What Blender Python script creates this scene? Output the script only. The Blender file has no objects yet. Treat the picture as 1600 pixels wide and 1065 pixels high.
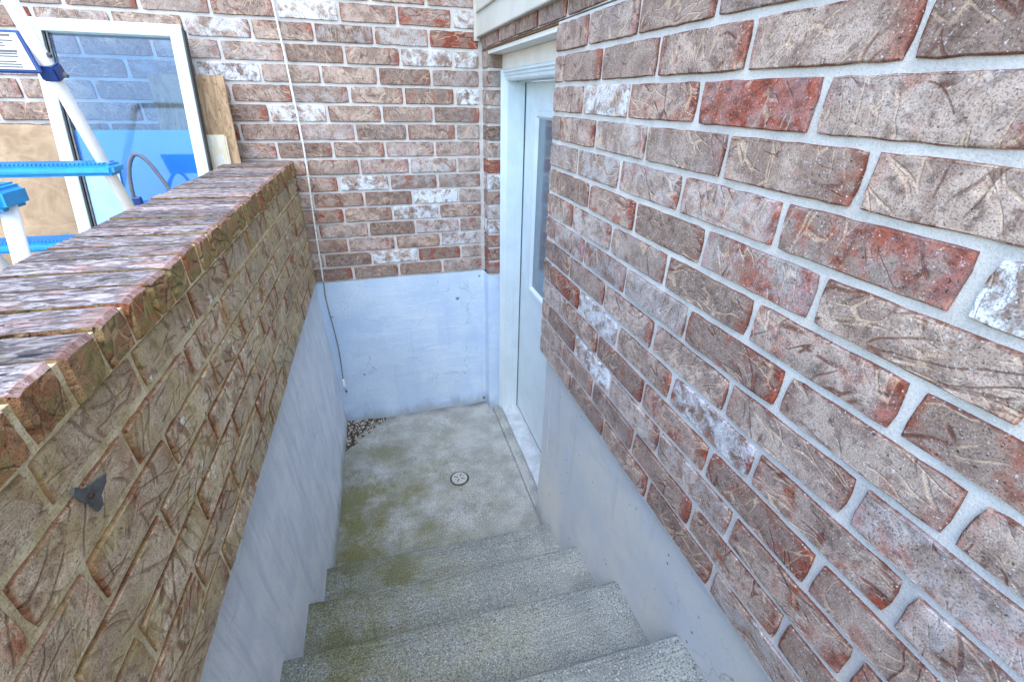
import bpy, bmesh, math, random
from mathutils import Vector, Matrix
random.seed(7)
S = bpy.context.scene
col = S.collection
rad = math.radians

# ------------------------------------------------------------------ camera
CAM = Vector((-0.58657, -2.55233, 0.93348))
RIGHT = Vector((0.95907, -0.28261, 0.01783))
DOWN = Vector((-0.12101, -0.46594, -0.87650))
FWD = Vector((0.25602, 0.83847, -0.48107))
cam_data = bpy.data.cameras.new('camera')
cam = bpy.data.objects.new('camera', cam_data)
col.objects.link(cam)
m = Matrix.Identity(4)
for i in range(3):
    m[i][0] = RIGHT[i]; m[i][1] = -DOWN[i]; m[i][2] = -FWD[i]; m[i][3] = CAM[i]
cam.matrix_world = m
cam_data.sensor_width = 36.0
cam_data.lens = 692.05 / 1600 * 36
cam_data.clip_start = 0.02
cam_data.clip_end = 500
S.camera = cam

# ------------------------------------------------------------------ light
SUN_EL, SUN_AZ = rad(66), rad(196)          # azimuth clockwise from +y
w = bpy.data.worlds.new("World"); S.world = w; w.use_nodes = True
nt = w.node_tree
bg = nt.nodes['Background']
sky = nt.nodes.new('ShaderNodeTexSky'); sky.sky_type = 'NISHITA'; sky.sun_disc = False
sky.sun_elevation = SUN_EL; sky.sun_rotation = SUN_AZ
sky.air_density = 1.25; sky.dust_density = .8; sky.ozone_density = 1.0
nt.links.new(sky.outputs[0], bg.inputs[0]); bg.inputs[1].default_value = 0.15
sd = bpy.data.lights.new('sun', 'SUN'); sd.energy = 0.7; sd.angle = rad(55); sd.color = (1, .95, .87)
so = bpy.data.objects.new('sun', sd); col.objects.link(so)
sdir = Vector((math.sin(SUN_AZ) * math.cos(SUN_EL), math.cos(SUN_AZ) * math.cos(SUN_EL), math.sin(SUN_EL)))
so.rotation_euler = sdir.to_track_quat('Z', 'Y').to_euler(); so.location = sdir * 20
S.view_settings.view_transform = 'Standard'; S.view_settings.look = 'None'
S.view_settings.gamma = 1.0; S.view_settings.exposure = 2.2
S.view_settings.use_curve_mapping = False

# ------------------------------------------------------------------ node helpers
class NT:
    def __init__(s, name):
        s.m = bpy.data.materials.new(name); s.m.use_nodes = True
        s.t = s.m.node_tree; s.b = s.t.nodes['Principled BSDF']
        s.out = s.t.nodes['Material Output']; s.lo = 0.0; s.tw = 1.0; s.wp = .07; s.la = .62
    def n(s, kind, **kw):
        nd = s.t.nodes.new('ShaderNode' + kind)
        for k, v in kw.items():
            setattr(nd, k, v)
        return nd
    def put(s, sock, v):
        if v is None: return
        if hasattr(v, 'is_linked') or hasattr(v, 'links'): s.t.links.new(v, sock)
        else:
            if isinstance(v, tuple) and len(v) == 3 and len(getattr(sock, 'default_value', (0, 0, 0))) == 4: v = v + (1,)
            sock.default_value = v
    def math(s, op, a, b=0.0, clamp=False):
        nd = s.n('Math', operation=op); nd.use_clamp = clamp
        s.put(nd.inputs[0], a); s.put(nd.inputs[1], b); return nd.outputs[0]
    def vm(s, op, a, b=(0, 0, 0)):
        nd = s.n('VectorMath', operation=op); s.put(nd.inputs[0], a); s.put(nd.inputs[1], b); return nd.outputs[0]
    def noise(s, vec, scale, detail=3, rough=.55, dist=0, color=False):
        nd = s.n('TexNoise'); s.put(nd.inputs['Vector'], vec)
        nd.inputs['Scale'].default_value = scale; nd.inputs['Detail'].default_value = detail
        nd.inputs['Roughness'].default_value = rough; nd.inputs['Distortion'].default_value = dist
        return nd.outputs['Color'] if color else nd.outputs['Fac']
    def step(s, v, a, b):
        nd = s.n('MapRange', interpolation_type='SMOOTHSTEP')
        s.put(nd.inputs['Value'], v); nd.inputs['From Min'].default_value = a; nd.inputs['From Max'].default_value = b
        return nd.outputs['Result']
    def mix(s, f, a, b, mode='MIX'):
        nd = s.n('Mix', data_type='RGBA', blend_type=mode)
        s.put(nd.inputs[0], f); s.put(nd.inputs[6], a); s.put(nd.inputs[7], b); return nd.outputs[2]
    def bump(s, h, strength=.5, dist=.01):
        nd = s.n('Bump'); nd.inputs['Strength'].default_value = strength; nd.inputs['Distance'].default_value = dist
        s.put(nd.inputs['Height'], h); s.t.links.new(nd.outputs[0], s.b.inputs['Normal']); return nd
    def obj(s): return s.n('TexCoord').outputs['Object']
    def pos(s): return s.n('NewGeometry').outputs['Position']
    def fin(s, colr, rough=.85, spec=.3):
        s.put(s.b.inputs['Base Color'], colr); s.put(s.b.inputs['Roughness'], rough)
        s.b.inputs['Specular IOR Level'].default_value = spec; return s.m

def sep(k, v):
    nd = k.n('SeparateXYZ'); k.put(nd.inputs[0], v); return nd.outputs

def brick_nodes(k, light, mid, dark, red, tan, groove=.5, moss=False, aniso=(10, 10, 42)):
    oi = k.n('ObjectInfo'); rnd = oi.outputs['Random']
    c = k.n('SeparateColor'); k.put(c.inputs[0], oi.outputs['Color'])
    oc = k.obj()
    off = k.n('CombineXYZ'); 
    k.put(off.inputs[0], k.math('MULTIPLY', rnd, 37.0)); k.put(off.inputs[1], k.math('MULTIPLY', rnd, 91.0)); k.put(off.inputs[2], k.math('MULTIPLY', rnd, 17.0))
    P = k.vm('ADD', oc, off.outputs[0])
    warp = k.vm('MULTIPLY', k.vm('SUBTRACT', k.noise(P, 7, 2, color=True), (.5, .5, .5)), (k.wp,) * 3)
    W = k.vm('ADD', P, warp)
    def lines(angle_mul, add, scl, th, nscale, lo, hi):
        r = k.n('VectorRotate', rotation_type='Y_AXIS'); k.put(r.inputs['Vector'], W)
        k.put(r.inputs['Angle'], k.math('ADD', k.math('MULTIPLY', rnd, angle_mul), add))
        v = k.n('TexVoronoi', feature='DISTANCE_TO_EDGE'); k.put(v.inputs['Vector'], k.vm('MULTIPLY', r.outputs[0], scl)); v.inputs['Scale'].default_value = 1
        ln = k.math('SUBTRACT', 1.0, k.step(v.outputs['Distance'], th * k.tw * .25, th * k.tw))
        return k.math('MULTIPLY', ln, k.step(k.noise(P, nscale, 2), lo + k.lo, hi + k.lo))
    l1 = lines(9.0, .9, aniso, .085, 13, .42, .54)
    l2 = lines(17.0, 2.2, (aniso[0] * .8, aniso[1], aniso[2] * .72), .07, 17, .45, .56)
    l3 = lines(29.0, 1.2, (aniso[0] * 1.9, aniso[1], aniso[2] * 1.9), .10, 11, .5, .6)
    big = k.noise(P, 16, 4, .6)
    med = k.noise(W, 60, 4, .65)
    fine = k.noise(P, 420, 2, .7)
    colr = k.mix(k.step(big, .38, .62), mid, light)
    colr = k.mix(k.math('MULTIPLY', k.step(med, .48, .66), .6), colr, dark)
    colr = k.mix(c.outputs[2], colr, k.mix(k.step(med, .35, .65), dark, mid))
    # fired red edges and red patches
    s = sep(k, oc)
    ax = k.math('ABSOLUTE', s[0]); az = k.math('ABSOLUTE', s[2])
    endm = k.math('MULTIPLY', k.step(k.math('MAXIMUM', s[0], k.math('MULTIPLY', ax, .88)), .080, .112), k.step(k.noise(P, 24, 4, .65), .38, .54))
    redm = k.math('MULTIPLY', k.math('MAXIMUM', endm, k.step(k.noise(P, 11, 3, .6), .62, .50 + .20) ), k.math('ADD', k.math('MULTIPLY', c.outputs[0], 1.3), .22), True)
    redm = k.math('MAXIMUM', redm, k.math('MULTIPLY', k.math('MAXIMUM', l2, k.step(k.math('ADD', big, k.math('MULTIPLY', c.outputs[0], .35)), .72, .86)), k.math('ADD', c.outputs[0], .12), True))
    redm = k.math('MAXIMUM', redm, k.math('MULTIPLY', k.step(c.outputs[0], .8, 1.0), .72))
    colr = k.mix(k.math('MULTIPLY', redm, .9), colr, k.mix(k.step(med, .4, .6), red, tuple(x * .55 for x in red)))
    colr = k.mix(k.math('MULTIPLY', l1, k.la), colr, tan)
    colr = k.mix(k.math('MULTIPLY', l3, .15), colr, tan)
    colr = k.mix(k.math('MULTIPLY', l2, .45), colr, tuple(x * .6 for x in dark))
    # rough dark arris
    edge = k.step(k.math('ADD', az, k.math('MULTIPLY', k.math('SUBTRACT', med, .5), .010)), .0308, .0348)
    edge = k.math('MAXIMUM', edge, k.math('MULTIPLY', k.step(k.math('ADD', ax, k.math('MULTIPLY', k.math('SUBTRACT', med, .5), .010)), .1165, .1205), 1.0))
    colr = k.mix(k.math('MULTIPLY', edge, .85), colr, k.mix(.3, tuple(x * .6 for x in dark), red))
    # chalky white patches
    wm = k.math('MULTIPLY', c.outputs[1], k.step(k.noise(P, 22, 5, .7, .4), .40, .60), True)
    wm2 = k.math('MULTIPLY', k.step(k.noise(P, 260, 3, .7), .60, .68), .6)
    colr = k.mix(k.math('MAXIMUM', wm, wm2), colr, (.72, .77, .82) if not moss else (.45, .43, .34))
    # grain
    colr = k.mix(k.math('MULTIPLY', k.step(fine, .50, .38), .5), colr, tuple(x * .45 for x in dark))
    h = k.math('ADD', k.math('MULTIPLY', l1, -1.0), k.math('MULTIPLY', l2, -.8))
    h = k.math('ADD', h, k.math('MULTIPLY', l3, -.3))
    h = k.math('ADD', h, k.math('MULTIPLY', med, .9)); h = k.math('ADD', h, k.math('MULTIPLY', fine, .45))
    pit = k.step(k.noise(P, 150, 2, .6), .66, .74)
    h = k.math('SUBTRACT', h, pit); colr = k.mix(k.math('MULTIPLY', pit, .7), colr, tuple(x * .3 for x in dark))
    return colr, h, P, med, big

k = NT('rustic_brick'); k.lo = .045; k.tw = .72; k.la = .46
c_, h_, *_ = brick_nodes(k, (.54, .425, .355), (.31, .222, .18), (.095, .058, .044), (.33, .055, .02), (.72, .52, .36))
k.bump(h_, .6, .0020); M_BRICK = k.fin(c_, .88, .25)

k = NT('weathered_parapet_brick'); k.la = .45; k.wp = .05
c_, h_, P_, med_, big_ = brick_nodes(k, (.82, .68, .50), (.54, .42, .30), (.17, .10, .055), (.46, .13, .045), (.30, .16, .08), moss=True, aniso=(30, 10, 8))
mo = k.step(k.noise(k.pos(), 9, 5, .65), .44, .62)
c_ = k.mix(k.math('MULTIPLY', mo, .36), c_, k.mix(k.step(med_, .4, .6), (.34, .27, .09), (.62, .52, .24)))
ws = k.math('MULTIPLY', k.step(k.noise(k.pos(), 13, 5, .7), .645, .68), .85)
c_ = k.mix(ws, c_, (.80, .80, .76))
k.bump(h_, .7, .0045); M_PBRICK = k.fin(c_, .92, .2)

k = NT('weathered_cap_brick')
c_, h_, P_, med_, big_ = brick_nodes(k, (.52, .33, .18), (.40, .21, .10), (.15, .10, .05), (.50, .13, .05), (.56, .38, .20), moss=True, aniso=(9, 9, 24))
mo = k.step(k.noise(k.pos(), 17, 5, .65), .44, .58)
c_ = k.mix(k.math('MULTIPLY', mo, .62), c_, k.mix(k.step(med_, .4, .6), (.16, .16, .05), (.34, .30, .12)))
st = k.vm('MULTIPLY', P_, (60, 24, 20))
sn = k.noise(st, 1, 5, .7, 1.2)
lav = k.mix(k.step(sn, .42, .60), (.12, .098, .095), (.36, .32, .325))
lav = k.mix(k.math('MULTIPLY', k.step(k.noise(P_, 14, 3), .52, .68), .35), lav, (.36, .17, .13))
lav = k.mix(k.step(k.noise(k.vm('MULTIPLY', P_, (75, 11, 20)), 1, 4, .6, 2.5), .45, .38), lav, (.035, .03, .035))
oce = sep(k, k.obj())
jn = k.step(k.math('ADD', k.math('ABSOLUTE', oce[0]), k.math('MULTIPLY', k.math('SUBTRACT', med_, .5), .008)), .0335, .0375)
lav = k.mix(k.math('MULTIPLY', jn, .8), lav, (.05, .04, .038))
fr_ = k.step(k.math('ADD', oce[1], k.math('MULTIPLY', k.math('SUBTRACT', med_, .5), .04)), .018, .004)
lav = k.mix(k.math('MULTIPLY', fr_, .45), lav, (.38, .19, .15))
nz = sep(k, k.n('NewGeometry').outputs['Normal'])[2]
top = k.step(nz, .35, .7)
h2 = k.math('MULTIPLY', sn, 1.6)
rr = k.n('ObjectInfo').outputs['Random']
tonev = k.math('ADD', .62, k.math('MULTIPLY', k.math('FRACT', k.math('MULTIPLY', rr, 57.0)), .75))
tv = k.n('CombineXYZ'); [k.put(tv.inputs[q], tonev) for q in range(3)]
lav = k.mix(1.0, lav, tv.outputs[0], 'MULTIPLY')
lav = k.mix(k.math('MULTIPLY', k.step(k.noise(P_, 30, 4, .7), .56, .66), .5), lav, (.20, .17, .10))
c_ = k.mix(top, c_, lav)
hm = k.n('Mix', data_type='FLOAT'); k.put(hm.inputs[0], top); k.put(hm.inputs[2], h_); k.put(hm.inputs[3], h2)
k.bump(hm.outputs[0], .9, .006); M_CAP = k.fin(c_, .85, .3)

def speckled(name, cols, scale=6, fscale=260, fine_amt=.45, bump=.3, bd=.003, rough=.9, moss=None, spec=.25, streak=None, dots=None, shade_grime=0):
    k = NT(name); p = k.pos()
    a = k.noise(p, scale, 5, .62)
    c = k.mix(k.step(a, .36, .64), cols[0], cols[1])
    f = k.noise(p, fscale, 3, .75)
    c = k.mix(k.math('MULTIPLY', k.step(f, .48, .36), fine_amt), c, tuple(x * .35 for x in cols[0]))
    c = k.mix(k.math('MULTIPLY', k.step(f, .56, .68), fine_amt), c, tuple(min(.85, x * 1.7 + .05) for x in cols[1]))
    h = k.math('ADD', k.math('MULTIPLY', a, .8), f)
    if streak:
        sx, am, cc = streak
        sn = k.noise(k.vm('MULTIPLY', p, sx), 1, 4, .6, .6)
        c = k.mix(k.math('MULTIPLY', k.step(sn, .50, .66), am), c, cc)
        h = k.math('ADD', h, k.math('MULTIPLY', sn, 1.5))
    if shade_grime:
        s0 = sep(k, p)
        base_shade = k.math('MULTIPLY', k.step(k.math('ADD', s0[2], k.math('MULTIPLY', k.noise(k.vm('MULTIPLY', p, (6, 6, 2)), 1, 5, .7), .30)), -.74, -.86), shade_grime)
        c = k.mix(base_shade, c, (.20, .22, .20))  # corner shade along the wall foot, painted into the colour with a ragged edge
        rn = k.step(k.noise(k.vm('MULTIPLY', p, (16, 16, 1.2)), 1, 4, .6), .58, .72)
        c = k.mix(k.math('MULTIPLY', rn, shade_grime * .5), c, tuple(x * .62 for x in cols[0]))
        ck = k.n('TexVoronoi', feature='DISTANCE_TO_EDGE'); k.put(ck.inputs['Vector'], k.vm('ADD', k.vm('MULTIPLY', p, (2.1, 2.1, 1.6)), k.vm('MULTIPLY', k.noise(p, 6, 4, color=True), (.7, .7, .7)))); ck.inputs['Scale'].default_value = 1
        cm = k.math('MULTIPLY', k.math('SUBTRACT', 1.0, k.step(ck.outputs['Distance'], .001, .005)), k.step(k.noise(p, 2.4, 2), .55, .62))
        c = k.mix(k.math('MULTIPLY', cm, .3), c, (.16, .17, .17)); h = k.math('SUBTRACT', h, cm)
    if moss:
        (x0, x1), (y0, y1), amt, mc = moss       # moss grows towards the shaded left side and the near end
        s = sep(k, p)
        g = k.math('MULTIPLY', k.step(s[0], x0, x1), k.step(s[1], y0, y1))
        mn = k.noise(p, 5, 6, .7)
        mm = k.math('MULTIPLY', k.step(k.math('ADD', mn, k.math('MULTIPLY', g, .16)), .44, .82), amt)
        mm = k.math('MULTIPLY', mm, k.math('ADD', g, .12), True)
        c = k.mix(mm, c, k.mix(k.step(f, .42, .60), tuple(x * .45 for x in mc), mc))
    if dots:
        v = k.n('TexVoronoi'); k.put(v.inputs['Vector'], p); v.inputs['Scale'].default_value = dots
        d = k.math('MULTIPLY', k.step(v.outputs['Distance'], .13, .07), k.step(k.noise(p, dots * .5, 1), .52, .56))
        c = k.mix(k.math('MULTIPLY', d, .8), c, (.07, .07, .07)); h = k.math('SUBTRACT', h, d)
    k.bump(h, bump, bd)
    return k.fin(c, rough, spec)

M_MORTAR = speckled('grey_mortar', ((.52, .51, .485), (.63, .615, .585)), 12, 300, .22, .6, .0025)
M_PMORTAR = speckled('mossy_mortar', ((.60, .48, .26), (.88, .78, .54)), 22, 240, .55, .8, .005)
M_PLASTER = speckled('painted_white_render', ((.49, .64, .83), (.57, .71, .86)), 5, 150, .14, .6, .006, .75, streak=((3, 3, 14), .25, (.64, .75, .86)), dots=9, shade_grime=.5)
M_PLASTERL = speckled('painted_grey_render', ((.70, .74, .81), (.82, .84, .88)), 6, 190, .18, .7, .006, .75, streak=((26, 26, 3), .4, (.52, .57, .68)), shade_grime=.6)
M_CONC = speckled('smooth_concrete', ((.54, .59, .64), (.64, .65, .62)), 3.0, 260, .14, .4, .003, .8, streak=((3, 3, 5), .4, (.46, .49, .54)), dots=26, shade_grime=.5)
M_LAND = speckled('landing_concrete', ((.25, .275, .275), (.38, .41, .42)), 7, 230, 1.0, .9, .005, moss=((.35, -.9), (.35, -.8), 1.0, (.23, .235, .12)), dots=30)
M_STEP = speckled('pebbly_step_concrete', ((.24, .27, .27), (.38, .42, .42)), 5, 220, 1.0, 1.0, .006, moss=((.25, -.95), (1.2, .0), .95, (.22, .23, .12)), streak=((5, 60, 5), .22, (.44, .44, .43)))
M_GROUND = speckled('tan_paving', ((.38, .28, .19), (.50, .40, .28)), 3, 120, .4, .5, .005)
M_SOIL = speckled('damp_grit', ((.05, .04, .025), (.14, .12, .08)), 60, 500, .6, 1, .006)
M_PEBBLE = speckled('pale_grit', ((.28, .27, .24), (.50, .50, .47)), 60, 400, .3, .5, .002)

def plain(name, c, rough=.5, spec=.4, metal=0, bump=0, ns=30, var=.12):
    k = NT(name); p = k.obj(); a = k.noise(p, ns, 4, .6)
    cc = k.mix(k.step(a, .35, .65), tuple(x * (1 - var) for x in c), tuple(min(1, x * (1 + var * .5)) for x in c))
    if bump: k.bump(a, bump, .002)
    k.b.inputs['Metallic'].default_value = metal
    return k.fin(cc, rough, spec)
M_PAINT = plain('white_door_paint', (.64, .75, .80), .42, .45, bump=.12, ns=9, var=.05)
M_CREAM = plain('cream_trim_paint', (.74, .73, .68), .5, .35, bump=.15, ns=12, var=.06)
M_SIDING = plain('beige_vinyl_siding', (.50, .49, .44), .5, .3, bump=.2, ns=7, var=.07)
M_DARK = plain('dark_gasket', (.04, .045, .05), .6)
M_STEEL = plain('rusty_lintel_steel', (.20, .10, .05), .8, bump=.6, ns=60, var=.4)
M_SILL = plain('grey_sill_metal', (.50, .56, .62), .4, .5, .25, bump=.15, ns=14, var=.16)
M_TUBE = plain('white_enamel_tube', (.78, .80, .82), .3, .5, var=.03)
M_BLUE = plain('blue_plastic', (.012, .30, .74), .35, .5, bump=.1, ns=40, var=.1)
M_NAVY = plain('navy_plastic', (.01, .045, .20), .4, .5)
M_LABEL = plain('white_label', (.62, .63, .64), .5, .3, var=.04)
M_INK = plain('dark_ink', (.12, .12, .13), .6)
M_METAL = plain('zinc_metal', (.13, .14, .14), .6, .5, .5, bump=.3, ns=60, var=.3)
M_RUST = plain('rust', (.06, .03, .02), .9, bump=.6, ns=120, var=.4)
M_FRAMEW = plain('white_window_frame', (.62, .74, .74), .4, .4, bump=.1, ns=12, var=.05)
M_BPANEL = plain('sky_blue_sheet', (.10, .46, .88), .3, .45, bump=.08, ns=3, var=.1)
M_BPANEL2 = plain('pale_blue_sheet', (.30, .48, .80), .35, .4, bump=.1, ns=8, var=.12)
M_HOSE = plain('grey_rubber_hose', (.12, .15, .20), .5, .4, bump=.2, ns=80)
M_CABLE = plain('off_white_cable', (.80, .82, .80), .5, .35, bump=.2, ns=90, var=.2)
M_CABLED = plain('grimy_cable', (.22, .22, .20), .7, .2, bump=.3, ns=90, var=.4)
M_DRAIN = plain('grey_plastic_drain', (.34, .37, .36), .5, .3, bump=.3, ns=90, var=.12)

k = NT('plywood'); p = k.obj(); sn = k.noise(k.vm('MULTIPLY', p, (26, 26, 5)), 1, 5, .65, 2.5)
c_ = k.mix(k.step(sn, .36, .62), (.26, .17, .10), (.46, .33, .20)); c_ = k.mix(k.math('MULTIPLY', k.step(k.noise(p, 90, 3), .60, .7), .7), c_, (.12, .06, .03))
k.bump(sn, .4, .002); M_PLY = k.fin(c_, .8)
k = NT('cream_board'); p = k.obj(); sn = k.noise(k.vm('MULTIPLY', p, (26, 26, 7)), 1, 5, .65, 2)
c_ = k.mix(k.step(sn, .40, .6), (.64, .58, .42), (.66, .68, .66)); c_ = k.mix(k.step(sn, .60, .66), c_, (.40, .32, .18)); M_CREAMB = k.fin(c_, .7)
k = NT('kraft_paper'); p = k.obj(); a = k.noise(p, 7, 5, .6, .6); v = k.n('TexVoronoi', feature='DISTANCE_TO_EDGE'); k.put(v.inputs['Vector'], k.vm('ADD', k.vm('MULTIPLY', p, (5, 5, 7)), k.vm('MULTIPLY', k.noise(p, 5, 2, color=True), (1.4, 1.4, 1.4)))); v.inputs['Scale'].default_value = 1
cr = k.step(v.outputs['Distance'], .06, .0)
c_ = k.mix(k.step(a, .35, .65), (.26, .18, .11), (.40, .29, .19)); c_ = k.mix(k.math('MULTIPLY', cr, .12), c_, (.66, .50, .33))
k.bump(k.math('ADD', a, k.math('MULTIPLY', v.outputs['Distance'], .3)), .8, .012); M_KRAFT = k.fin(c_, .85)

k = NT('door_glass'); p = k.obj()
k.b.inputs['Roughness'].default_value = .12; k.b.inputs['Base Color'].default_value = (.09, .14, .19, 1); k.b.inputs['Specular IOR Level'].default_value = .9
k.b.inputs['Coat Weight'].default_value = .5
k.bump(k.noise(k.vm('MULTIPLY', p, (6, 6, 1.5)), 1, 2), .08, .01); M_DGLASS = k.m
k = NT('window_glass')
g = k.n('BsdfGlossy'); g.inputs['Roughness'].default_value = .04; g.inputs['Color'].default_value = (.85, .93, 1, 1)
t = k.n('BsdfTransparent'); t.inputs['Color'].default_value = (.78, .90, 1.0, 1)
mx = k.n('MixShader'); fr = k.n('Fresnel'); fr.inputs['IOR'].default_value = 1.62
k.t.links.new(fr.outputs[0], mx.inputs[0]); k.t.links.new(t.outputs[0], mx.inputs[1]); k.t.links.new(g.outputs[0], mx.inputs[2]); k.t.links.new(mx.outputs[0], k.out.inputs[0]); M_WGLASS = k.m

# ------------------------------------------------------------------ mesh helpers
def thing(name, label, cat, loc=(0, 0, 0), rz=0, group=None, kind=None):
    o = bpy.data.objects.new(name, None); col.objects.link(o)
    o.location = loc; o.rotation_euler = (0, 0, rz); o.empty_display_size = .1
    o['label'] = label
    if cat: o['category'] = cat
    if group: o['group'] = group
    if kind: o['kind'] = kind
    return o
def link(name, me, mats, parent=None, smooth=False):
    o = bpy.data.objects.new(name, me); col.objects.link(o)
    if mats is not None and not me.materials:
        for mm in (mats if isinstance(mats, (list, tuple)) else [mats]): me.materials.append(mm)
    if smooth:
        for f in me.polygons: f.use_smooth = True
    if parent: o.parent = parent
    return o
def tome(bm, name='mesh'):
    me = bpy.data.meshes.new(name); bmesh.ops.recalc_face_normals(bm, faces=bm.faces); bm.to_mesh(me); bm.free(); return me
def box(bm, lo, hi, bev=0, seg=1):
    r = bmesh.ops.create_cube(bm, size=1)
    vs = r['verts']
    for v in vs:
        v.co = Vector([(lo[i] + hi[i]) / 2 + v.co[i] * (hi[i] - lo[i]) for i in range(3)])
    if bev:
        es = list({e for v in vs for e in v.link_edges})
        bmesh.ops.bevel(bm, geom=es, offset=bev, segments=seg, affect='EDGES')
def boxo(name, lo, hi, mat, parent=None, bev=.002, seg=2):
    bm = bmesh.new(); box(bm, lo, hi, bev, seg); return link(name, tome(bm, name), mat, parent)
def extr(name, prof, axis, a, b, mat, parent=None):
    """closed profile (list of 2-tuples in the other two axes) swept straight along axis"""
    bm = bmesh.new(); rings = []
    for t in (a, b):
        vs = []
        for u, v in prof:
            co = [0, 0, 0]; o = [i for i in range(3) if i != axis]; co[axis] = t; co[o[0]] = u; co[o[1]] = v
            vs.append(bm.verts.new(co))
        rings.append(vs)
    n = len(prof)
    for i in range(n): bm.faces.new((rings[0][i], rings[0][(i + 1) % n], rings[1][(i + 1) % n], rings[1][i]))
    bm.faces.new(rings[0]); bm.faces.new(rings[1])
    return link(name, tome(bm, name), mat, parent)
def tube(name, pts, r, mat, parent=None, n=12, cap=True):
    bm = bmesh.new(); rings = []; pts = [Vector(p) for p in pts]
    up = Vector((.3, .9, .2)).normalized()
    for i, p in enumerate(pts):
        d = (pts[min(i + 1, len(pts) - 1)] - pts[max(i - 1, 0)]).normalized()
        a = d.cross(up).normalized(); b = d.cross(a).normalized()
        rr = r[i] if isinstance(r, (list, tuple)) else r
        rings.append([bm.verts.new(p + a * rr * math.cos(2 * math.pi * j / n) + b * rr * math.sin(2 * math.pi * j / n)) for j in range(n)])
    for q in range(len(rings) - 1):
        for j in range(n): bm.faces.new((rings[q][j], rings[q][(j + 1) % n], rings[q + 1][(j + 1) % n], rings[q + 1][j]))
    if cap: bm.faces.new(rings[0]); bm.faces.new(rings[-1])
    return link(name, tome(bm, name), mat, parent, True)
def catmull(pts, sub=8):
    pts = [Vector(p) for p in pts]; out = []
    for i in range(len(pts) - 1):
        p0, p1, p2, p3 = pts[max(i - 1, 0)], pts[i], pts[i + 1], pts[min(i + 2, len(pts) - 1)]
        for s in range(sub):
            t = s / sub
            out.append(.5 * ((2 * p1) + (p2 - p0) * t + (2 * p0 - 5 * p1 + 4 * p2 - p3) * t * t + (3 * p1 - p0 - 3 * p2 + p3) * t ** 3))
    out.append(pts[-1]); return out

H, L = .080956, .254
J = .0115
def brickmesh(ln, h, depth, rng, jit=.0020, cx=8, cz=3, bev=.0020, closed=False):
    bm = bmesh.new()
    per = []
    hx, hz = ln / 2, h / 2
    nx = max(2, round(cx * ln / .244 + 1))
    for i in range(nx): per.append((-hx + ln * i / nx, -hz, 0, 1))
    for i in range(cz): per.append((hx, -hz + h * i / cz, 1, 0))
    for i in range(nx): per.append((hx - ln * i / nx, hz, 0, 1))
    for i in range(cz): per.append((-hx, hz - h * i / cz, 1, 0))
    f, e, b = [], [], []
    for (x, z, jx, jz) in per:
        corner = abs(abs(x) - hx) < 1e-6 and abs(abs(z) - hz) < 1e-6
        ox, oz = rng.uniform(-jit, jit * .6), rng.uniform(-jit, jit * .6)
        x2 = x - math.copysign(1, x) * max(0, -ox) if (jx or corner) else x + rng.uniform(-.004, .004)
        z2 = z - math.copysign(1, z) * max(0, -oz) if (jz or corner) else z
        if corner: x2 -= math.copysign(rng.uniform(.0008, .003), x); z2 -= math.copysign(rng.uniform(.0005, .0018), z)
        e.append(bm.verts.new((x2, bev * 1.1 + rng.uniform(-.0006, .0006), z2)))
        f.append(bm.verts.new((x2 - math.copysign(bev, x) * (1 if (jx or corner) else 0), rng.uniform(-.0008, .0008), z2 - math.copysign(bev, z) * (1 if (jz or corner) else 0))))
        b.append(bm.verts.new((x, depth, z)))
    n = len(per)
    for i in range(n):
        j = (i + 1) % n
        bm.faces.new((f[i], f[j], e[j], e[i])); bm.faces.new((e[i], e[j], b[j], b[i]))
    bm.faces.new(f)
    if closed: bm.faces.new(b)
    return tome(bm, 'brick')
rng = random.Random(3)
VAR = {}
def getmesh(ln, h, depth, key, mat, nvar=8, **kw):
    kk = (key, round(ln, 3), round(h, 3))
    if kk not in VAR: VAR[kk] = []
    full = VAR[kk]
    if len(full) < nvar:
        me = brickmesh(ln, h, depth, rng, **kw); me.materials.append(mat); full.append(me); return me
    return rng.choice(full)
def tone(o, red=None, white=None, dark=None):
    r = rng.random()
    R = rng.choice([.1, .2, .3, .45, .6]) if red is None else red
    W = (rng.choice([0, 0, 0, .1, .25]) if white is None else white)
    D = (rng.choice([0, .1, .2, .45, .75]) if dark is None else dark)
    o.color = (R, W, D, 1)
def place_brick(parent, loc, rz, ln, h=None, depth=.06, mat=None, key='std', name='brick', sp={}, jd=.0014, **kw):
    h = h or (H - J)
    me = getmesh(ln, h, depth, key, mat, **kw)
    o = link(name, me, None, parent)
    n = Vector((math.sin(rz), -math.cos(rz), 0))
    o.location = Vector(loc) + n * rng.uniform(-jd, jd)
    o.rotation_euler = (rng.uniform(-.006, .006), rng.uniform(-.004, .004), rz + rng.uniform(-.006, .006))
    tone(o, **sp); return o

# ------------------------------------------------------------------ ground, landing, stairs
GRADE = .09
bm = bmesh.new()
def sheet(bm, x0, x1, y0, y1, z):
    bm.faces.new([bm.verts.new(c) for c in ((x0, y0, z), (x1, y0, z), (x1, y1, z), (x0, y1, z))])
sheet(bm, -60, -1.20, -60, .1, GRADE); sheet(bm, -1.20, .1, -60, -2.63, GRADE)
sheet(bm, .1, 60, -60, -6, GRADE); sheet(bm, -60, -3.2, .1, 60, GRADE)
g = link('ground', tome(bm), M_GROUND); g['kind'] = 'structure'; g['label'] = 'tan paved ground beyond the brick parapet'

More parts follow.
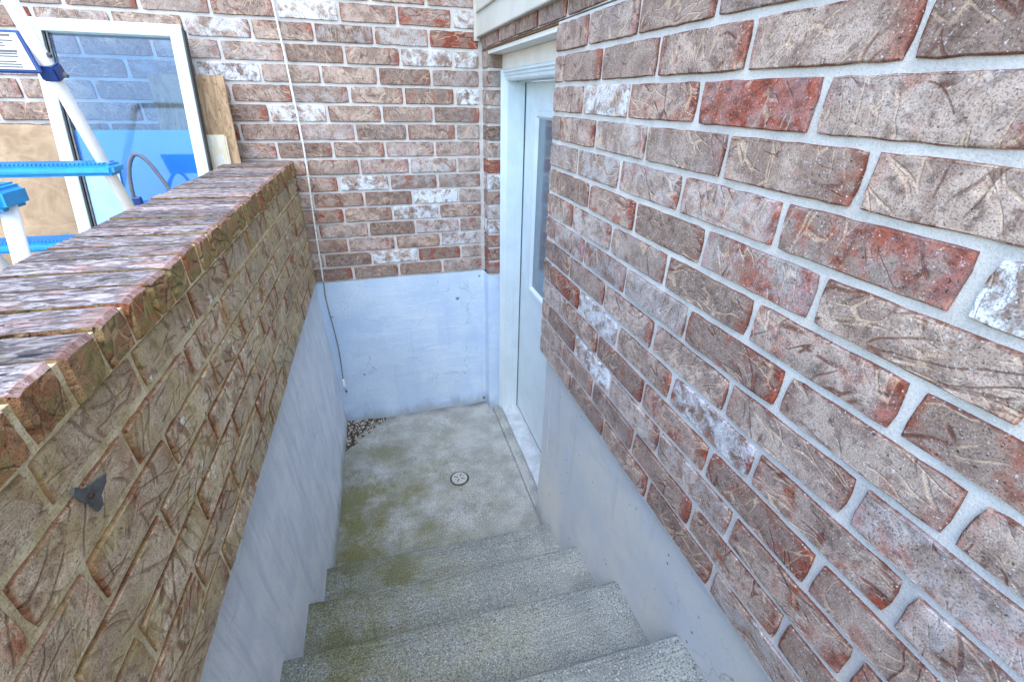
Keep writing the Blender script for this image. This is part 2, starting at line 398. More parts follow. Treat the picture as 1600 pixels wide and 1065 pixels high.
ZL = -1.0
def rough_slab(name, x0, x1, y0, y1, z0, z1, mat, parent=None, nx=24, ny=8, amp=.003, skewl=0.0, seed=1, bev=.008):
    """slab whose near edge (y0) and far edge are worn; skewl shifts the left end in y"""
    r = random.Random(seed); bm = bmesh.new()
    def zz(x, y): return z1 + amp * math.sin(x * 7 + seed) * math.cos(y * 9 + seed * 2) * .6 + r.uniform(-amp, amp) * .25
    grid = []
    for j in range(ny + 1):
        row = []
        for i in range(nx + 1):
            x = x0 + (x1 - x0) * i / nx; t = 1 - i / nx
            y = y0 + (y1 - y0) * j / ny + skewl * t
            z = zz(x, y)
            if j == ny: z -= bev + r.uniform(0, .002)
            if j == ny: y += r.uniform(-.004, .0015) - (.008 if r.random() < .08 and amp > .003 else 0)
            if j == ny - 1: y = y1 + skewl * t - bev
            row.append(bm.verts.new((x, y, z)))
        grid.append(row)
    for j in range(ny):
        for i in range(nx): bm.faces.new((grid[j][i], grid[j][i + 1], grid[j + 1][i + 1], grid[j + 1][i]))
    lo = [[bm.verts.new((v.co.x, v.co.y, z0)) for v in row] for row in (grid[0], grid[ny])]
    for i in range(nx):
        bm.faces.new((grid[0][i], lo[0][i], lo[0][i + 1], grid[0][i + 1]))
        bm.faces.new((grid[ny][i], grid[ny][i + 1], lo[1][i + 1], lo[1][i]))
    return link(name, tome(bm, name), mat, parent, True)
ld = rough_slab('landing', -1.05, .030, -1.45, .02, -1.15, ZL, M_LAND, None, 30, 30, .002, 0, 4, .001)
ld['kind'] = 'structure'; ld['label'] = 'concrete landing floor with green moss at the foot of the steps'

stairs = thing('concrete_stairs', 'worn pebbly concrete steps going down to the landing between rendered wall and brick house wall', 'stairs', (0, 0, ZL))
NOSE = [(-1.215, -.865), (-1.495, -.667), (-1.772, -.485), (-2.055, -.290), (-2.340, -.100), (-2.625, .092)]
for i, (ny_, nz_) in enumerate(NOSE):
    back = NOSE[i + 1][0] - .03 if i + 1 < len(NOSE) else ny_ - .35
    o = rough_slab('step', -1.07, .04, back, ny_, nz_ - .24, nz_, M_STEP, stairs, 40, 6, .0035, .05, 10 + i, .010)
    o.location.z = -ZL

# floor drain
dr = thing('floor_drain', 'small round grey floor drain with cross slots set in the concrete landing', 'drain', (-.318, -.69, ZL))
bm = bmesh.new(); bmesh.ops.create_cone(bm, cap_ends=True, segments=40, radius1=.046, radius2=.043, depth=.008)
o = link('grate', tome(bm), M_DRAIN, dr); o.location.z = .0035
def torus(R, r, n=40, q=8):
    bm = bmesh.new(); rs = []
    for i in range(n):
        a = 2 * math.pi * i / n
        rs.append([bm.verts.new(((R + r * math.cos(2 * math.pi * j / q)) * math.cos(a), (R + r * math.cos(2 * math.pi * j / q)) * math.sin(a), r * math.sin(2 * math.pi * j / q))) for j in range(q)])
    for i in range(n):
        for j in range(q): bm.faces.new((rs[i][j], rs[(i + 1) % n][j], rs[(i + 1) % n][(j + 1) % q], rs[i][(j + 1) % q]))
    return tome(bm)
o = link('rim', torus(.050, .005), M_SOIL, dr, True); o.location.z = .001; o.scale.z = .6
for i in range(4):
    a = math.pi / 4 + i * math.pi / 2 + .25
    o = boxo('slot', (.010, -.0028, 0), (.033, .0028, .0016), M_DARK, dr, 0); o.rotation_euler.z = a; o.location.z = .0070
    bm = bmesh.new(); bmesh.ops.create_cone(bm, cap_ends=True, segments=10, radius1=.0025, radius2=.0025, depth=.0014)
    o = link('hole', tome(bm), M_DARK, dr); a += math.pi / 4; o.location = (.026 * math.cos(a), .026 * math.sin(a), .0080)

# grit in the corner
r = random.Random(5); bm = bmesh.new()
pts = [(-.985, .0), (-.70, .0), (-.76, -.035), (-.83, -.09), (-.885, -.15), (-.925, -.25), (-.985, -.30)]
c0 = bm.verts.new((-.93, -.05, ZL + .016)); ring = [bm.verts.new((x + r.uniform(-.01, .01), y, ZL + .001)) for x, y in pts]
for i in range(len(ring)): bm.faces.new((c0, ring[i], ring[(i + 1) % len(ring)]))
for q in range(420):
    u, v = r.random() ** 1.3, r.random() ** 1.3
    if u + v > 1: u, v = 1 - u, 1 - v
    x, y = -.955 + .27 * u, -.012 - .28 * v
    s = r.uniform(.0025, .009) * (1.3 - (u + v) * .5)
    rr = bmesh.ops.create_icosphere(bm, subdivisions=1, radius=s)
    for vv in rr['verts']:
        vv.co = Vector((x + vv.co.x * r.uniform(.7, 1.3), y + vv.co.y * r.uniform(.7, 1.3), ZL + .004 + vv.co.z * .7 + .012 * (1 - u - v)))
    mi = 1 if r.random() < .55 else 0
    for f in {f for vv in rr['verts'] for f in vv.link_faces}: f.material_index = mi
o = link('grit', tome(bm), [M_SOIL, M_PEBBLE]); o['kind'] = 'stuff'; o['label'] = 'dark grit and small stones gathered in the back left corner of the landing'; o['category'] = 'grit'

# ------------------------------------------------------------------ back wall
bw = thing('brick_wall', 'mauve and brown brick wall facing the steps, standing over a white rendered base', 'wall', (0, 0, 0))
NROW = 22
ZT = NROW * H
REC = .0055
boxo('mortar', (-3.2, REC, -.004), (.02, .10, ZT), M_MORTAR, bw, 0)
sp = {(7, 2): dict(white=1, red=0, dark=.3), (6, 1): dict(white=1.3, red=.2, dark=0), (5, 1): dict(white=.9, dark=.6, red=0), (2, 2): dict(white=1.1, red=.1), (3, 0): dict(white=.7, dark=.5, red=0),
      (14, 1): dict(white=.9, dark=.3), (14, 0): dict(white=1, dark=.3, red=0), (12, 0): dict(white=1.1, red=0), (16, 3): dict(white=1.1, red=0), (16, 0): dict(white=.8, red=0, dark=.3), (15, 0): dict(red=.9, white=0),
      (16, 1): dict(red=.85, white=.1), (11, 3): dict(white=.9), (2, 1): dict(red=.8), (4, 2): dict(dark=.8), (4, 1): dict(white=.5), (2, 3): dict(dark=.9, red=.1), (10, 1): dict(dark=.2, red=.5), (10, 2): dict(dark=.9, red=.1),
      (15, 2): dict(dark=.9, red=.2), (15, 1): dict(white=.4, red=.3), (12, 1): dict(dark=.5), (12, 3): dict(dark=.6, white=.3), (8, 2): dict(red=.7), (8, 1): dict(white=.4), (13, 4): dict(white=1, red=0), (15, 4): dict(white=.7), (1, 2): dict(dark=.7), (1, 1): dict(dark=.5), (9, 0): dict(white=.2)}
for i in range(1, NROW + 1):
    x0 = .2527 if i % 2 else .1382
    z = (i - .5) * H
    edges = [0.0] + [x0 + n * L + rng.uniform(-.003, .003) for n in range(13)]
    for n in range(len(edges) - 1):
        a, b = edges[n], edges[n + 1]
        if b > 3.2: b = 3.2
        if b - a < .03: continue
        g0 = .012 if n == 0 else J / 2
        ln = round((b - a) - g0 - J / 2, 3)
        place_brick(bw, (-(a + g0 + ln / 2), 0, z), 0, ln if abs(ln - .2425) > .004 else .2425, mat=M_BRICK, sp=sp.get((i, n), {}))
# white rendered base, corner rounded into the door reveal
def render_sheet(name, f, us, vs, mat, parent):
    bm = bmesh.new(); g = [[bm.verts.new(f(u, v)) for u in us] for v in vs]
    for j in range(len(vs) - 1):
        for i in range(len(us) - 1): bm.faces.new((g[j][i], g[j][i + 1], g[j + 1][i + 1], g[j + 1][i]))
    return link(name, tome(bm, name), mat, parent, True)
def lin(a, b, n): return [a + (b - a) * i / n for i in range(n + 1)]
rp = random.Random(9)
pathx = [(-1.10 + 1.085 * i / 30, -.001) for i in range(31)] + [(-.004, -.004), (.002, -.014), (.004, -.03), (.006, -.06), (.008, -.082), (.014, -.090), (.03, -.094), (.06, -.095), (.094, -.096)]
def fbase(i, v):
    x, y = pathx[i]
    y2 = y + .003 * math.sin(x * 9 + v * 7) * (1 if x < -.03 else 0) + .0006 * rp.uniform(-1, 1) - .006 * max(0, -.86 - v) / .14 * (x < -.03)
    return (x, y2, v)
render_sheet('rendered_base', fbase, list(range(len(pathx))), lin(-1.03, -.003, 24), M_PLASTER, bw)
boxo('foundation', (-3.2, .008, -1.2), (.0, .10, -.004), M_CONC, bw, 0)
# brick return at the door reveal
boxo('mortar', (.012, -.096, -.004), (.5, .097, 1.135), M_MORTAR, bw, 0)
for i in range(1, 15):
    z = (i - .5) * H
    o = place_brick(bw, (.0495, -.100, z), 0, .090, depth=.088, mat=M_BRICK, key='ret', sp={8: dict(red=1, white=0, dark=0), 7: dict(white=1.1, red=0), 5: dict(dark=.3, white=.5), 3: dict(red=.7), 13: dict(red=.6), 14: dict(dark=.3), 4: dict(white=1), 10: dict(dark=1, red=0), 1: dict(red=.8, dark=.4), 2: dict(red=.8, dark=.4)}.get(i, {}), jd=.0008)

# ------------------------------------------------------------------ house side wall with siding
hw = thing('house_side_wall', 'mauve brick house wall with grey mortar and beige siding above, running along the steps past the door', 'wall', (0, 0, 0))
YN = -4.4
boxo('mortar', (REC, YN, -.004), (.5, -1.030, 1.135), M_MORTAR, hw, 0)
boxo('mortar', (REC, YN, 1.139), (.12, .0, 1.30), M_MORTAR, hw, 0)
spr = {(12, 4): dict(red=1.0, white=.15, dark=.1), (12, 2): dict(white=.8, red=0), (10, 6): dict(white=1.3, dark=.6, red=0), (10, 2): dict(white=.35, dark=.5, red=0), (10, 1): dict(dark=.4, white=.2, red=.0), (5, 1): dict(red=.9, white=0), (5, 2): dict(white=.8, red=0), (3, 2): dict(white=1.2, red=0),
       (4, 1): dict(white=.3), (9, 3): dict(dark=.7, red=.1), (9, 4): dict(dark=.5, red=.7), (12, 5): dict(red=.4, white=.1, dark=.1), (11, 5): dict(red=.2, white=0, dark=0), (11, 4): dict(red=.3, white=.0, dark=.2), (10, 5): dict(red=.8, dark=.4, white=.1), (13, 3): dict(red=.5, dark=0), (6, 3): dict(red=.4), (5, 4): dict(white=.7)}
for i in range(1, 16):
    c0 = (1.1013 if i % 2 else 1.0031)
    z = (i - .5) * H if i < 15 else 14 * H + J / 2 + .036
    start = 1.030 if i < 15 else .012
    ed = [start]
    n0 = 0 if i < 15 else -4
    js = []
    for n in range(n0, 15):
        y = c0 + n * L
        if y > start + .04 and y < -YN: js.append((n, y + rng.uniform(-.003, .003)))
    prev = start
    for n, y in js:
        g0 = J / 2 if prev != start else .0005
        ln = round((y - prev) - g0 - J / 2, 3)
        if abs(ln - .2425) < .004: ln = .2425
        o = place_brick(hw, (0, -(prev + g0 + ln / 2), z), -math.pi / 2, ln, mat=M_BRICK, sp=spr.get((i, n), {}))
        prev = y
# concrete base under the bricks
def fconc(u, v): return (.034 + .003 * math.sin(u * 4 + v * 3) - .004 * math.sin(v * 6 + 1), u, v)
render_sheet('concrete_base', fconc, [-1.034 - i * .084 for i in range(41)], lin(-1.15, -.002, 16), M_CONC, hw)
boxo('concrete_return', (.036, -1.10, -1.12), (.5, -1.034, -.004), M_CONC, hw, 0)
# lintel, soffit
boxo('lintel', (.006, -1.05, 1.1305), (.095, -.0, 1.1365), M_STEEL, hw, 0)
# siding boards
sb_z = 1.190
EXP = .100
for i in range(20):
    z0 = sb_z + i * EXP
    prof = [(-.024, z0), (-.012, z0 + EXP + .012), (-.009, z0 + EXP + .012), (-.012, z0 + .010), (-.012, z0 - .0), (-.016, z0 - .006), (-.022, z0 - .005)]
    if i == 0: prof = [(-.024, z0), (-.012, z0 + EXP + .012), (-.002, z0 + EXP + .012), (-.002, z0 - .004), (-.022, z0 - .004)]
    bm = bmesh.new(); rings = []
    for y in (YN, -.010): rings.append([bm.verts.new((px, y, pz)) for px, pz in prof])
    n = len(prof)
    for q in range(n): bm.faces.new((rings[0][q], rings[0][(q + 1) % n], rings[1][(q + 1) % n], rings[1][q]))
    bm.faces.new(rings[0]); bm.faces.new(rings[1])
    link('siding_board', tome(bm), M_SIDING, hw)
boxo('corner_trim', (-.034, -.0095, 1.172), (-.004, -.0005, 3.2), M_SIDING, hw, .001)
boxo('wall_core', (-.001, YN, 1.32), (.2, -.0, 3.19), M_MORTAR, hw, 0)

# ------------------------------------------------------------------ door
dw = thing('entry_door', 'white painted basement door with a tall narrow glass light, recessed between two brick walls', 'door', (.09, -.55, -.98))
DO = dw.location
def dbox(name, lo, hi, mat, bev=.002, parent=dw):
    o = boxo(name, lo, hi, mat, parent, bev)
    if parent is dw: o.matrix_parent_inverse = Matrix.Translation(-DO)
    return o
def dext(name, prof, axis, a, b, mat, parent=dw):
    o = extr(name, prof, axis, a, b, mat, parent)
    if parent is dw: o.matrix_parent_inverse = Matrix.Translation(-DO)
    return o
ZH = 1.030      # underside of the head jamb
# soffit and head board
dbox('soffit_board', (.012, -1.028, 1.114), (.10, -.101, 1.1295), M_CREAM, .001)
dbox('head_board', (.084, -1.028, 1.052), (.10, -.101, 1.1135), M_CREAM, .001)
# brick mould casing (profile in x,y swept along z): face towards -x
def mould(y0, sgn):
    return [(.100, y0), (.078, y0), (.074, y0 - sgn * .006), (.074, y0 - sgn * .012), (.080, y0 - sgn * .016), (.081, y0 - sgn * .026), (.086, y0 - sgn * .030), (.088, y0 - sgn * .040), (.094, y0 - sgn * .046), (.100, y0 - sgn * .048)]
dext('casing', mould(-.102, 1), 2, ZL + .02, 1.051, M_PAINT)
dext('casing', mould(-1.026, -1), 2, ZL + .02, 1.051, M_PAINT)
dext('casing', [(x, z) for x, z in [(.100, 1.050), (.077, 1.050), (.073, 1.045), (.073, 1.039), (.080, 1.035), (.081, 1.027), (.086, 1.022), (.088, 1.012), (.094, 1.006), (.100, 1.003)]], 1, -.978, -.1501, M_PAINT)
dbox('jamb', (.1005, -.156, ZL + .02), (.235, -.104, 1.05), M_PAINT, .002)
dbox('jamb', (.1005, -1.024, ZL + .02), (.235, -.972, 1.05), M_PAINT, .002)
dbox('jamb', (.1005, -.9715, 1.012), (.235, -.1565, 1.05), M_PAINT, .002)
dbox('door_stop', (.150, -.166, ZL + .02), (.184, -.1565, 1.011), M_PAINT, .001)
dbox('door_stop', (.150, -.9710, 1.002), (.184, -.1665, 1.011), M_PAINT, .001)
dbox('weatherstrip', (.1845, -.1655, ZL + .04), (.188, -.1570, 1.000), M_DARK, 0)
# leaf built round the opening of the light
GY0, GY1, GZ0, GZ1 = -.345, -.790, -.005, .860
lf = dbox('door_leaf', (.190, GY0, ZL + .035), (.232, -.1675, 1.000), M_PAINT, .002)
bm = bmesh.new()
box(bm, (.190, GY0 + .0, ZL + .035), (.232, -.168, 1.000), .002)
box(bm, (.190, -.968, ZL + .035), (.232, GY1, 1.000), .002)
box(bm, (.1902, GY1 + .0003, ZL + .035), (.2318, GY0 - .0003, GZ0), 0)
box(bm, (.1902, GY1 + .0003, GZ1), (.2318, GY0 - .0003, 1.000), 0)
lf.data = tome(bm); lf.data.materials.append(M_PAINT)
def sub(name, o):
    o.name = name; o.parent = lf; return o
# raised light frame
bm = bmesh.new(); fw = .038
def ring(bm, y0, y1, z0, z1, w_, xa, xb):
    o = [(y0, z0), (y1, z0), (y1, z1), (y0, z1)]
    sy = 1 if y1 > y0 else -1
    i_ = [(y0 + sy * w_, z0 + w_), (y1 - sy * w_, z0 + w_), (y1 - sy * w_, z1 - w_), (y0 + sy * w_, z1 - w_)]
    q_ = [(y0 + sy * .008, z0 + .008), (y1 - sy * .008, z0 + .008), (y1 - sy * .008, z1 - .008), (y0 + sy * .008, z1 - .008)]
    m_ = [(y0 + sy * (w_ - .012), z0 + w_ - .012), (y1 - sy * (w_ - .012), z0 + w_ - .012), (y1 - sy * (w_ - .012), z1 - w_ + .012), (y0 + sy * (w_ - .012), z1 - w_ + .012)]
    R_ = [[bm.verts.new((xx, a, b)) for a, b in rr] for xx, rr in ((xb, o), (xa, q_), (xa + .001, m_), (xb + .006, i_))]
    for a in range(3):
        for q in range(4): bm.faces.new((R_[a][q], R_[a][(q + 1) % 4], R_[a + 1][(q + 1) % 4], R_[a + 1][q]))
ring(bm, GY0 + .026, GY1 - .026, GZ0 - .026, GZ1 + .026, fw, .180, .190)
link('glazing_frame', tome(bm), M_PAINT, lf)
boxo('glass', (.1965, GY1 + .001, GZ0 + .001), (.203, GY0 - .001, GZ1 - .001), M_DGLASS, lf, 0)
# threshold
dext('threshold', [(.088, -.988), (.088, -.974), (.094, -.970), (.170, -.962), (.180, -.952), (.186, -.952), (.232, -.960), (.232, -.99)], 1, -1.03, -.120, M_SILL)
st = dext('sill_strip', [(.0335, -1.10), (.0335, -.998), (.040, -.992), (.084, -.990), (.087, -.993), (.087, -1.10)], 1, -1.033, -.099, M_LAND)
dbox('foundation', (.05, -1.03, -1.2), (.24, -.10, -.993), M_CONC, 0)
dbox('door_sweep', (.1885, -.967, -.963), (.1895, -.169, -.948), M_DARK, 0)

# ------------------------------------------------------------------ parapet (left)
SK = .0148
px0 = -.959
pw = thing('brick_parapet', 'low mossy brown brick parapet with on-edge brick capping above a grey rendered stairwell wall', 'wall', (px0, 0, 0), -SK)
RZ = math.pi / 2
# in the parapet's own frame: x = 0 is the face, y runs back from the wall (negative towards the camera)
PYN = -3.55
ZC = 8 * H
boxo('mortar', (-.245, PYN, .012), (-.005, -.004, .5725), M_PMORTAR, pw, 0)
boxo('cap_mortar', (-.258, PYN, .5725), (-.0305, -.004, ZC - .012), M_SOIL, pw, 0)
boxo('cap_mortar', (-.030, PYN, .5725), (.000, -.004, ZC - .010), M_PMORTAR, pw, 0)
heads = {7: 1.551, 6: 1.394, 5: 1.551 + .01, 4: 1.40, 3: 1.549, 2: 1.39, 1: 1.55}
for i in range(1, 8):
    zb = .0092 + (i - 1) * .0809; zt = zb + .0809
    h = .0809 - .0080
    if i == 7: zb, zt = .4946, .5745; h = .066
    zc = (zb + zt) / 2 if i < 7 else .536
    ys = [0.0] + sorted([heads[i] + n * L for n in range(-7, 9) if .05 < heads[i] + n * L < -PYN])
    for n in range(len(ys) - 1):
        ln = round(ys[n + 1] - ys[n] - .0085, 3)
        if abs(ln - .2455) < .004: ln = .2455
        place_brick(pw, (0, -(ys[n] + ys[n + 1]) / 2, zc), RZ, ln, h, mat=M_PBRICK, key='par', jd=.0018, jit=.0025, bev=.0035, sp=dict(white=rng.choice([0, 0, 0, .3]), red=rng.choice([.1, .2, .4, .55]), dark=rng.choice([0, .1, .3, .5])))
for q in range(-18, 24):
    y = -2.041 + .0848 * q + .0424
    if y > -.03 or y < PYN + .04: continue
    o = place_brick(pw, (.006, y, .5745 + (ZC - .5745) / 2), RZ, .0765, ZC - .5745, depth=.268, mat=M_CAP, key='cap', name='cap_brick', jd=.003, jit=.0025, cx=8, bev=.006, closed=True,
                    sp=dict(white=0, red=rng.choice([.1, .3, .5, .8, .9]), dark=rng.choice([0, .2, .6, .8])))
    o.location.z += rng.uniform(-.002, .002)
# rendered wall below
def fl(u, v):
    t = min(1, -u / 1.3)
    top = -.016 - .012 * math.sin(t * 1.57) + .004 * math.sin(u * 5)
    bot = .012 - .012 * t
    s = (v + 1.05) / 1.06
    return (bot + (top - bot) * s + .002 * math.sin(u * 11 + v * 9) + .0005 * rp.uniform(-1, 1), u, v)
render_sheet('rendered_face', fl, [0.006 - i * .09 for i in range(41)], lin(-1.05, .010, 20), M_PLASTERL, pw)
boxo('foundation', (-.26, PYN, -1.1), (-.05, -.0, .011), M_CONC, pw, 0)

# metal clip on the parapet face
cl = thing('metal_clip', 'small bent rusty metal clip fixed to the mossy face of the parapet', 'clip', (-.9885, -2.012, .478), -SK)
bm = bmesh.new()
cl.scale = (.8, .8, .8)
P2 = [(-.030, .026), (-.020, .034), (-.012, .022), (.000, .014), (.030, .012), (.024, -.002), (.010, -.016), (.006, -.034), (-.006, -.036), (-.010, -.014), (-.022, .006)]
fa = [bm.verts.new((.006 + .012 * max(0, a) / .03, a, b)) for a, b in P2]; fb = [bm.verts.new((.003 + .012 * max(0, a) / .03, a, b)) for a, b in P2]
bm.faces.new(fa); bm.faces.new(fb)
for i in range(len(P2)): bm.faces.new((fa[i], fa[(i + 1) % len(P2)], fb[(i + 1) % len(P2)], fb[i]))
link('bent_plate', tome(bm), M_METAL, cl)
for (a, b, rr) in ((-.006, .000, .0050),):
    bm = bmesh.new(); bmesh.ops.create_uvsphere(bm, u_segments=10, v_segments=6, radius=rr)
    o = link('screw', tome(bm), M_RUST, cl, True); o.location = (.008, a, b)

# ------------------------------------------------------------------ cable
cpts = [(-.912, -.02, 1.76), (-.910, -.018, 1.50), (-.906, -.018, 1.278), (-.897, -.018, .999), (-.894, -.019, .676), (-.910, -.019, .366), (-.925, -.018, .012), (-.929, -.022, -.104), (-.914, -.024, -.401), (-.922, -.024, -.640)]
cb = thing('hanging_cable', 'thin off-white cable hanging down the back wall beside the parapet, its lower end loose', 'cable', (-.912, -.02, 1.76))
def rel(pts, o): return [Vector(p) - o for p in pts]
full = catmull(cpts, 10)
cut = next(i for i, p in enumerate(full) if p.z < .02)
tube('cable', rel(full[:cut + 1], cb.location), .0043, M_CABLE, cb, 8)
tube('grimy_end', rel(full[cut:], cb.location), .0036, M_CABLED, cb, 8)
tube('tip', rel([(-.922, -.024, -.636), (-.921, -.024, -.69), (-.918, -.024, -.722)], cb.location), .0065, M_CABLE, cb, 10)
tube('connector', rel([(-.918, -.024, -.722), (-.916, -.024, -.738)], cb.location), .0048, M_DARK, cb, 8)

# ------------------------------------------------------------------ things beyond the parapet
# leaning window
WLEAN = .32
wn = thing('leaning_window', 'white framed window leaning against the back wall, blue sheet in its lower half', 'window', (-1.515, -.405, GRADE))
wa = math.atan(WLEAN)
wn.rotation_euler = (-wa, 0, .0)
WH, WW = 1.125, .512
hw2 = WW / 2
fwid = .044
bm = bmesh.new()
box(bm, (-hw2, -.022, 0), (-hw2 + fwid, .022, WH), .003); box(bm, (hw2 - fwid, -.022, 0), (hw2, .022, WH), .003)
box(bm, (-hw2 + fwid + .0003, -.0218, WH - fwid), (hw2 - fwid - .0003, .0218, WH - .0005), .002); box(bm, (-hw2 + fwid + .0003, -.0218, .0005), (hw2 - fwid - .0003, .0218, fwid), .002)
link('frame', tome(bm), M_FRAMEW, wn)
boxo('track', (-hw2 + fwid, -.014, fwid), (-hw2 + fwid + .006, .014, WH - fwid), M_DARK, wn, 0)
boxo('track', (-hw2 + fwid + .011, -.013, fwid), (-hw2 + fwid + .016, .014, WH - fwid), M_METAL, wn, 0)
boxo('edge_strip', (hw2 + .0005, -.018, .01), (hw2 + .006, .018, WH - .01), M_DARK, wn, 0)
boxo('glass', (-hw2 + fwid + .0165, -.002, fwid), (hw2 - fwid - .0005, .002, WH - fwid), M_WGLASS, wn, 0)
boxo('blue_sheet', (-hw2 + fwid + .0165, .004, fwid), (hw2 - fwid - .0005, .010, .735), M_BPANEL, wn, 0)
boxo('pale_sheet', (-hw2 + fwid + .0175, -.0065, fwid), (-.075, -.0035, .60), M_BPANEL2, wn, 0)

# grey hose loop hanging in front of the window
hz = thing('hose_loop', 'grey rubber hose looped up in front of the blue window sheet', 'hose', (-1.40, -.42, GRADE))
def hp(x, z): return (x, -.40 + (z - .09) * .05, z)
hpts = [(-1.525, -.43, .10), (-1.52, -.42, .35), (-1.50, -.41, .56), (-1.485, -.40, .66), (-1.455, -.395, .715), (-1.425, -.395, .705), (-1.395, -.40, .65), (-1.365, -.41, .56), (-1.35, -.42, .40), (-1.34, -.43, .10)]
tube('hose', rel(catmull(hpts, 8), hz.location), .0075, M_HOSE, hz, 10)
bm = bmesh.new()
for (x, z, a) in ((-1.49, .575, .2), (-1.475, .56, .9), (-1.465, .54, 1.1)):
    pass
box(bm, (-.105, .0, .425), (-.075, .022, .475), .004)
link('clamp', tome(bm), M_NAVY, hz)

# plywood and cream board
pl = boxo('plywood_offcut', (-.142, -.006, 0), (.142, .006, .925), M_PLY, None, .0015)
pl.location = (-1.302, -.235, GRADE); pl.rotation_euler = (-.215, 0, .0)
pl['label'] = 'orange brown plywood offcut leaning on the brick wall behind the window'; pl['category'] = 'board'
cbd = boxo('cream_board', (-.065, -.008, 0), (.065, .008, .70), M_CREAMB, None, .006)
cbd.location = (-1.262, -.285, GRADE); cbd.rotation_euler = (-.27, 0, .0)
cbd['label'] = 'small cream coloured board standing in front of the plywood behind the parapet'; cbd['category'] = 'board'

# kraft paper sack
rk = random.Random(21); bm = bmesh.new()
nx, nz = 14, 16
def sk(i, j, side):
    x = -.34 + .68 * i / nx; z = .71 * j / nz
    d = .10 * math.sin(math.pi * i / nx) ** .5 * (1 - .75 * (j / nz) ** 3) if side else 0
    return (x + rk.uniform(-.006, .006), -d * 1.2 + rk.uniform(-.008, .008) + (j / nz) * .10, z + (rk.uniform(-.004, .006) if j == nz else 0))
F = [[bm.verts.new(sk(i, j, 1)) for i in range(nx + 1)] for j in range(nz + 1)]
B = [[bm.verts.new((v.co.x, .02 + .10 * j / nz + .02, v.co.z)) for v in row] for j, row in enumerate(F)]
for j in range(nz):
    for i in range(nx):
        bm.faces.new((F[j][i], F[j][i + 1], F[j + 1][i + 1], F[j + 1][i])); bm.faces.new((B[j][i], B[j + 1][i], B[j + 1][i + 1], B[j][i + 1]))
    bm.faces.new((F[j][0], F[j + 1][0], B[j + 1][0], B[j][0])); bm.faces.new((F[j][nx], B[j][nx], B[j + 1][nx], F[j + 1][nx]))
for i in range(nx): bm.faces.new((F[nz][i], F[nz][i + 1], B[nz][i + 1], B[nz][i]))
sack = link('paper_sack', tome(bm), M_KRAFT, None, True); sack.location = (-2.02, -.16, GRADE)
sack['label'] = 'creased brown kraft paper sack standing against the wall left of the window'; sack['category'] = 'paper sack'

# step ladder
la = thing('step_ladder', 'white tubular step ladder with bright blue treads standing beyond the parapet', 'ladder', (-1.65, -.9, GRADE))
LO = la.location
LX = -1.40; LW = .46
def fy(z): return -.881 - .336 * (z - 1.124)
def rail(name, pts, r_=.0165): return tube(name, rel(pts, LO), r_, M_TUBE, la, 16)
GA, GB = Vector((LX, -1.225, .70)), Vector((LX, -1.265, .585))
gs = (GB.y - GA.y) / (GB.z - GA.z)
def gy(z): return GA.y + gs * (z - GA.z)
ztop = (-.881 + .336 * 1.124 - GA.y + gs * GA.z) / (gs + .336)
for sx in (0, -LW):
    rail('front_rail', [(LX + sx, fy(GRADE + .02), GRADE + .02), (LX + sx, fy(1.42), 1.42)])
    rail('rear_leg', [(LX + sx, gy(GRADE + .02), GRADE + .02), (LX + sx, gy(.703), .703)])
    for yy in (fy(GRADE + .02), gy(GRADE + .02)):
        tube('rubber_foot', rel([(LX + sx, yy, GRADE + .001), (LX + sx, yy, GRADE + .05)], LO), .022, M_DARK, la, 12)
rail('top_handle', [(LX, fy(1.42), 1.42), (LX - .03, fy(1.45), 1.45), (LX - LW + .03, fy(1.45), 1.45), (LX - LW, fy(1.42), 1.42)])
rail('hinge_brace', [(LX - LW, gy(.70), .705), (LX - LW, fy(.70), .705)], .010)
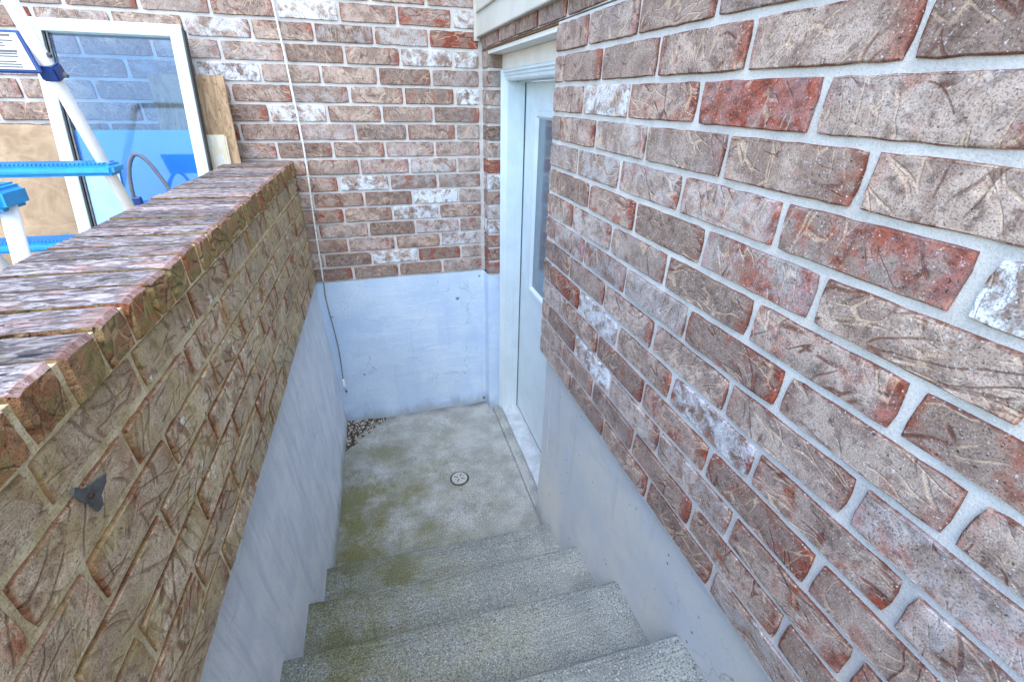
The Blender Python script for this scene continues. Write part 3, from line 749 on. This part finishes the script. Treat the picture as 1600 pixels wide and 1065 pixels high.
def tread(zc, yf, sgn, dy=.085, th=.020, ov=.034):
    bm = bmesh.new()
    x1, x0 = LX + ov, LX - LW - ov
    ya, yb = yf - dy / 2, yf + dy / 2
    box(bm, (x0, ya, zc - th), (x1, yb, zc + .014), .010, 3)
    n = 46
    for q in range(n):
        x = x0 + .02 + (x1 - x0 - .04) * (q + .5) / n
        box(bm, (x - .003, ya + .004, zc + .0138), (x + .003, yb - .004, zc + .0175), 0)
    for v in bm.verts:      # worn, slightly flared end caps
        if v.co.x > x1 - .03 and v.co.z < zc: v.co.y -= .004
        v.co -= LO
    return link('tread', tome(bm), M_BLUE, la)
for z in (.715, .465, .215): tread(z, fy(z), 1)
for z in (.722, .40): tread(z, gy(z), -1, .100, .034, .019)
# information panel and its blue bracket
pn = bpy.data.objects.new('info_panel', None)
bm = bmesh.new()
box(bm, (-.24, -.004, -.040), (0, .004, .045), .003)
for v in bm.verts:
    v.co.x -= .018 * (v.co.z + .04) / .085 * 1.4
ip = link('info_panel', tome(bm), M_NAVY, la); ip.scale = (1.15, 1, 1.2); ip.location = Vector((LX + .006, fy(.99) - .030, 1.012)) - LO; ip.rotation_euler = (-.32, 0, 0)
bm = bmesh.new(); box(bm, (-.235, -.0062, -.034), (-.008, -.0045, .038), 0)
for v in bm.verts: v.co.x -= .018 * (v.co.z + .04) / .085 * 1.4
link('label_sheet', tome(bm), M_LABEL, ip)
rr_ = random.Random(2); bm = bmesh.new()
for cx in range(3):
    for li in range(13):
        if li in (1, 5, 9): continue
        x1_ = -.020 - cx * .074; wdt = .056 * rr_.uniform(.6, 1); z = .033 - li * .0052
        sh = .018 * (z + .04) / .085 * 1.4
        t_ = .0011 if li not in (0, 6) else .0022
        box(bm, (x1_ - .056 - sh, -.0072, z - t_), (x1_ - .056 + wdt - sh, -.0065, z + t_), 0)
link('print_lines', tome(bm), M_INK, ip)
bpy.data.objects.remove(pn)
bm = bmesh.new(); box(bm, (-.019, -.028, -.016), (.022, .020, .020), .004, 2)
br = link('bracket', tome(bm), M_NAVY, la); br.location = Vector((LX + .002, fy(.972), .972)) - LO; br.rotation_euler = (.32, 0, 0)
for (dx, dz, dy) in ((.016, .040, -.015), (.034, -.006, -.012)):
    bm = bmesh.new(); bmesh.ops.create_cone(bm, cap_ends=True, segments=10, radius1=.007, radius2=.006, depth=.008)
    o = link('bolt', tome(bm), M_METAL, la); o.location = br.location + Vector((dx, dy, dz)); o.rotation_euler = (.4, .5, 0)
